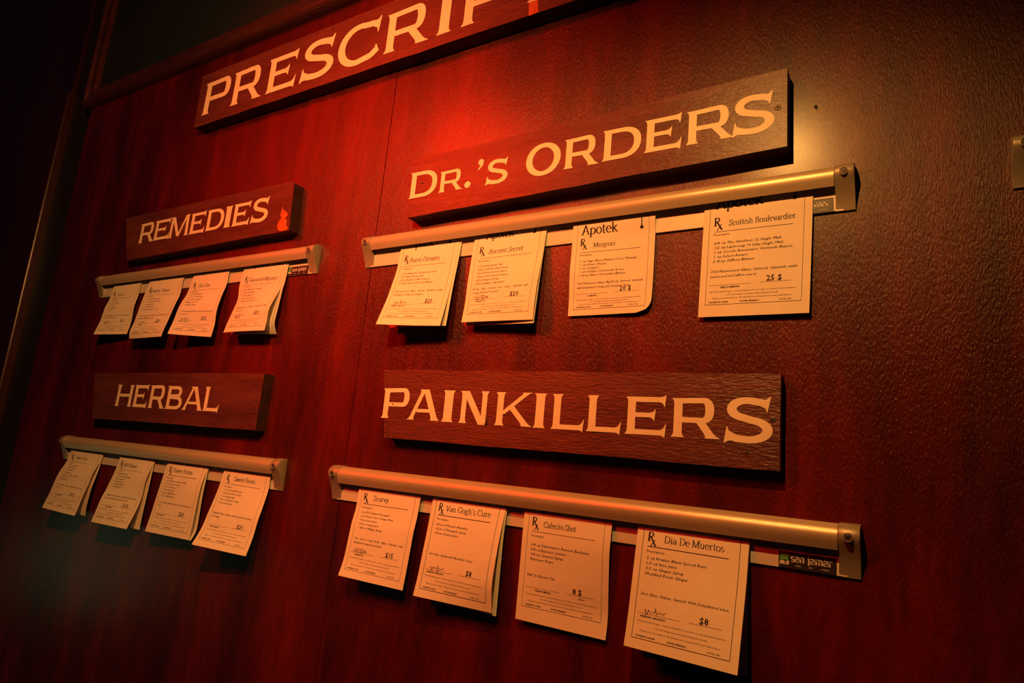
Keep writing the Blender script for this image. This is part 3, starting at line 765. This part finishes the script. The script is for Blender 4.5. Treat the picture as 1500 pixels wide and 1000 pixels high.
def make_card(key):
    pf = PROF[key]
    head, span, ingr, meth, price, signer, signed, newer, label = CARDS[key]
    XL, XR, PL, PR_ = pf[:4]
    fL, fR = curve_from(PL), curve_from(PR_)
    bow = {'c3': -.003, 'c4': .002, 'd1': -.002, 'h1': .001, 'd2': .001}.get(key, 0.0)
    t = thing('drink_card', (XL, 0, 0.0), label, 'card', 'drink cards hanging in the ticket rails')
    zref = PL[0][1]
    lean = {'d4': -.0024}.get(key, 0.0)
    t.location = (XL, 0, zref)

    def pos(u, tt, off=0.0):
        d0, z0 = fL(tt); d1, z1 = fR(tt)
        d = d0 + (d1 - d0) * u + bow * math.sin(math.pi * u) * max(tt, 0) ** 2
        return (XR - XL) * u + lean * max(tt, 0), -(max(d, .0030) + off), z0 + (z1 - z0) * u - zref

    def sheet(name, P, parent, nu=14, nv=36, th=.00022, round_r=0.0):
        V = []; F = []
        for side in (0, 1):
            for j in range(nv + 1):
                tt = TOP + (1 - TOP) * j / nv
                for i in range(nu + 1):
                    u = i / nu
                    if round_r and tt > .86:
                        # rounded lower right (and a little lower left) corner
                        k = (tt - .86) / .14
                        ur = 1 - round_r * (1 - math.sqrt(max(0, 1 - k * k)))
                        u *= ur
                    x, y, z_ = P(u, tt)
                    V.append((x, y + side * th, z_))
        n = (nu + 1) * (nv + 1)
        for j in range(nv):
            for i in range(nu):
                a = j * (nu + 1) + i
                F.append((a, a + nu + 1, a + nu + 2, a + 1)); F.append((n + a, n + a + 1, n + a + nu + 2, n + a + nu + 1))
        B = [j * (nu + 1) for j in range(nv + 1)] + [nv * (nu + 1) + i for i in range(1, nu + 1)] + [j * (nu + 1) + nu for j in range(nv - 1, -1, -1)] + [i for i in range(nu - 1, 0, -1)]
        for a, b in zip(B, B[1:] + B[:1]): F.append((a, n + a, n + b, b))
        return mesh_obj(name, V, F, 'paper', parent, smooth=False)

    front = sheet('front_sheet', pos, t, round_r={'d3': .16}.get(key, 0))
    for p in front.data.polygons: p.use_smooth = True
    if len(pf) > 4:
        XR2, PL2, PR2 = pf[4:]
        f2 = curve_from(PR2)
        l2 = curve_from(PL2) if PL2 and len(PL2) > 2 else None
        zb2 = PL2[-1][1] if PL2 else None

        def pos2(u, tt):
            d0, z0 = fL(tt); d0 = min(d0, .004 + .006 * max(tt, 0)) - .0006
            if zb2 and tt > 0: z0 = PL[0][1] + (zb2 - PL[0][1]) * tt
            d1, z1 = f2(tt)
            dF, zF = fR(tt)
            d1 = min(d1, dF - .0006)
            d = d0 + (d1 - d0) * u
            return (XR2 + .0002 - XL) * u + .0006 * (1 - u), -max(d, .0026), z0 + (z1 - z0) * u - zref
        bk = sheet('back_sheet', pos2, t)
        for p in bk.data.polygons: p.use_smooth = True
        # frame line printed on the sheet behind, showing at its right margin
        V = []; F = []
        for j in range(21):
            tt = j / 20 * .93
            for u in (.945, .951):
                x, y, z_ = pos2(u, tt); V.append((x, y - .0002, z_))
        for j in range(20): F.append((2 * j, 2 * j + 1, 2 * j + 3, 2 * j + 2))
        mesh_obj('printed_frame', V, F, 'ink', bk)

    # ---- print. page frame: u across 0..1, y = height above the foot in metres (1.055 cm = a tenth of the visible sheet)
    HP = .1055
    V = []; F = []

    def put(poly):
        i = len(V)
        V.extend(pos(x / .1, 1 - y / HP, .00030) for x, y in poly)
        F.append(tuple(range(i, i + len(poly))))

    def hline(x0, x1, y, w_=.0003):
        n = 12
        for k in range(n):
            a = x0 + (x1 - x0) * k / n; b = x0 + (x1 - x0) * (k + 1) / n
            put([(a, y - w_ / 2), (b, y - w_ / 2), (b, y + w_ / 2), (a, y + w_ / 2)])

    def vline(x, y0, y1, w_=.0003):
        n = 24
        for k in range(n):
            a = y0 + (y1 - y0) * k / n; b = y0 + (y1 - y0) * (k + 1) / n
            put([(x - w_ / 2, a), (x + w_ / 2, a), (x + w_ / 2, b), (x - w_ / 2, b)])

    def sans(txt, x, y, size, shear=0.0, bold=0.0, width=None, center=False):
        v, f, w_ = sans_text(txt, shear, bold)
        sx_ = size if width is None or not w_ else width / w_
        if center: x -= w_ * sx_ / 2
        i = len(V)
        V.extend(pos((x + a * sx_) / .1, 1 - (y + b * size) / HP, .00030) for a, b in v)
        F.extend(tuple(i + k for k in q) for q in f)

    def serif(txt, x, y, size, width=None, thick=.13, thin=.05, slant=0.0):
        P, w_ = serif_text(txt, thick, thin, slant)
        sx_ = size if width is None else width / w_
        for poly in P: put([(x + a * sx_, y + b * size) for a, b in poly])

    lay = {'c': (.1125, .0845, .0814, .0785, .0735, .0050, .0415, .0262, .0078), 'd': (.1095, .0872, .0835, .0797, .0727, .0047, .0470, .0288, .0098),
           'p': (.1120, .0905, .0890, .0845, .0785, .0047, .0465, .0300, .0088), 'h': (.1120, .0905, .0890, .0845, .0800, .0047, .0465, .0300, .0088)}[key[0]]
    if key == 'p3': lay = (.1090, .0900, .0876, .0833, .0743, .0047, .0448, .0331, .0140)
    if key == 'd4': lay = (.1073, .0865, .0840, .0808, .0720, .0045, .0437, .0305, .0116)
    if key == 'd3': lay = (.0934, .0770, .0726, .0692, .0617, .0041, .0361, .0243, .0072)
    if key in ('h1', 'h2'): lay = (.1095, .0888, .0871, .0840, .0800, .0043, .0445, .0288, .0085)
    apo, rxb, rule, prs, ing0, st, dsc, sgn, fb = lay
    LW = .00042 if key in ('p4', 'p2') else .00028
    # frame (own sub-part)
    vline(.0062, fb, HP * 1.13, LW); vline(.0930, fb, HP * 1.13, LW); hline(.0062, .0930, fb, LW)
    mesh_obj('printed_frame', V, F, 'ink', front)
    V = []; F = []
    # Apotek heading, mostly up behind the cover, with a small bottle mark
    serif('Apotek', .0115 if newer else .0170, apo, .0110, .045 if newer else .040, .12, .04)
    put([(.0822, apo + .0008), (.0838, apo), (.0858, apo + .0002), (.0868, apo + .0018), (.0855, apo + .0034), (.0835, apo + .0036)])
    put([(.0838, apo + .0034), (.0850, apo + .0032), (.0852, apo + .012), (.0842, apo + .012)])
    # Rx mark
    RX, RY, RS = .0108, rxb + .0034, .0085
    for (x0, y0, x1, y1, a, b) in ((.13, 0, .13, 1, .20, .09), (.02, .98, .34, .98, .1, .06), (.0, .02, .28, .02, .1, .07), (.13, .5, .34, .5, .1, .06),
                                   (.30, .52, .95, -.45, .19, .17), (.42, -.48, .82, .12, .07, .06), (.84, -.45, 1.08, -.40, .1, .06), (.36, -.49, .50, -.49, .1, .06), (.76, .12, .92, .12, .1, .06)):
        for q in pen([(x0, y0), (x1, y1)], a, b): put([(RX + s_ * RS * .92, RY + v_ * RS) for s_, v_ in q])
    for q in pen(arc(.34, .745, .26, .24, 90, -90, 8), .17, .06): put([(RX + s_ * RS * .92, RY + v_ * RS) for s_, v_ in q])
    wdt = (span[1] - span[0]) * .1
    serif(head, span[0] * .1, rule + .0052, .0056 if newer else .0064, wdt, .10, .035, slant=.12 if key in ('c1', 'c2', 'c3', 'c4', 'd1', 'd2') else 0)
    hline(.0112, .0840, rule, .0006 if key in ('p4', 'p2') else .00045 if key in ('p1', 'h4', 'h3') else .0003)
    sans('Prescription', .0108, prs - .0008, .0031 if newer else .0034)
    y = ing0
    for ln in ingr:
        sans(ln, .0112, y - .0008, .0035, .22, 0, sans_text(ln, .22, 0)[2] * .0044); y -= st
    dsc = min(dsc, y - .0022)
    y = dsc
    for k, ln in enumerate(meth):
        sans(ln, .0095, y - .0008, .0034, .22, 0, .079 if (k == 0 and len(meth) > 1) or len(ln) > 46 else None); y -= .0048
    hline(.0090, .0480, sgn, .0002); hline(.0560, .0850, sgn + .0005, .0002)
    sans(price, .0620 if newer else .0645, sgn + .0014, .0076 if newer else .0080, 0, .012)
    sans(signer, .0290 if newer else .0235, sgn - .0030, .0023, 0, .02, center=True)
    if key == 'p3': sans('CEANG', .0715, sgn - .0030, .0023, 0, .0, center=True)
    yy = sgn - .0070; dd = (sgn - .0070 - fb - .0020) / 3.1
    for k, ln in enumerate(FINE):
        sans(ln, .0490, yy, .0018, .12 if newer else 0, 0, (.078, .048, .072)[k], True); yy -= dd
    sans('ORANJESTAD, ARUBA', .0095, fb + .0017, .0019, 0, .02); sans('APOTEK SPEAKEASY', .0390, fb + .0017, .0019, 0, .02); sans('+297 562 1383', .0735, fb + .0017, .0018, .1, .01)
    mesh_obj('printed_text', V, F, 'ink', front)['kind'] = 'stuff'
    # hand signature
    if signed:
        V = []; F = []
        rnd = random.Random(hash(key) % 97 if False else sum(map(ord, key)))
        px = [(0, .3)]
        for k in range(22):
            x_ = k / 21
            px.append((x_ + .02 * math.sin(k * 2.1), .35 + (.55 if k in (2, 3, 11, 12) else .18) * math.sin(k * 1.9 + rnd.uniform(-.5, .5))))
        for q in pen(px, .035, .03): put([(.0150 + a * .020, sgn + b * .0075) for a, b in q])
        if signed == 2:
            for q in pen(arc(.4, .5, .55, .28, 150, -170, 18), .03, .03): put([(.0140 + a * .020, sgn - .0015 + b * .0085) for a, b in q])
        mesh_obj('signature', V, F, 'pen', front, label='handwritten signature')
    return t


for key in ('c1', 'c2', 'c3', 'c4', 'h1', 'h2', 'h3', 'h4', 'd1', 'd2', 'd3', 'd4', 'p1', 'p2', 'p3', 'p4'):
    make_card(key)


# crisp edges where smooth-shaded faces meet at a real corner
for o in S.objects:
    if o.type == 'MESH' and any(p.use_smooth for p in o.data.polygons):
        o.data.set_sharp_from_angle(angle=math.radians(42))
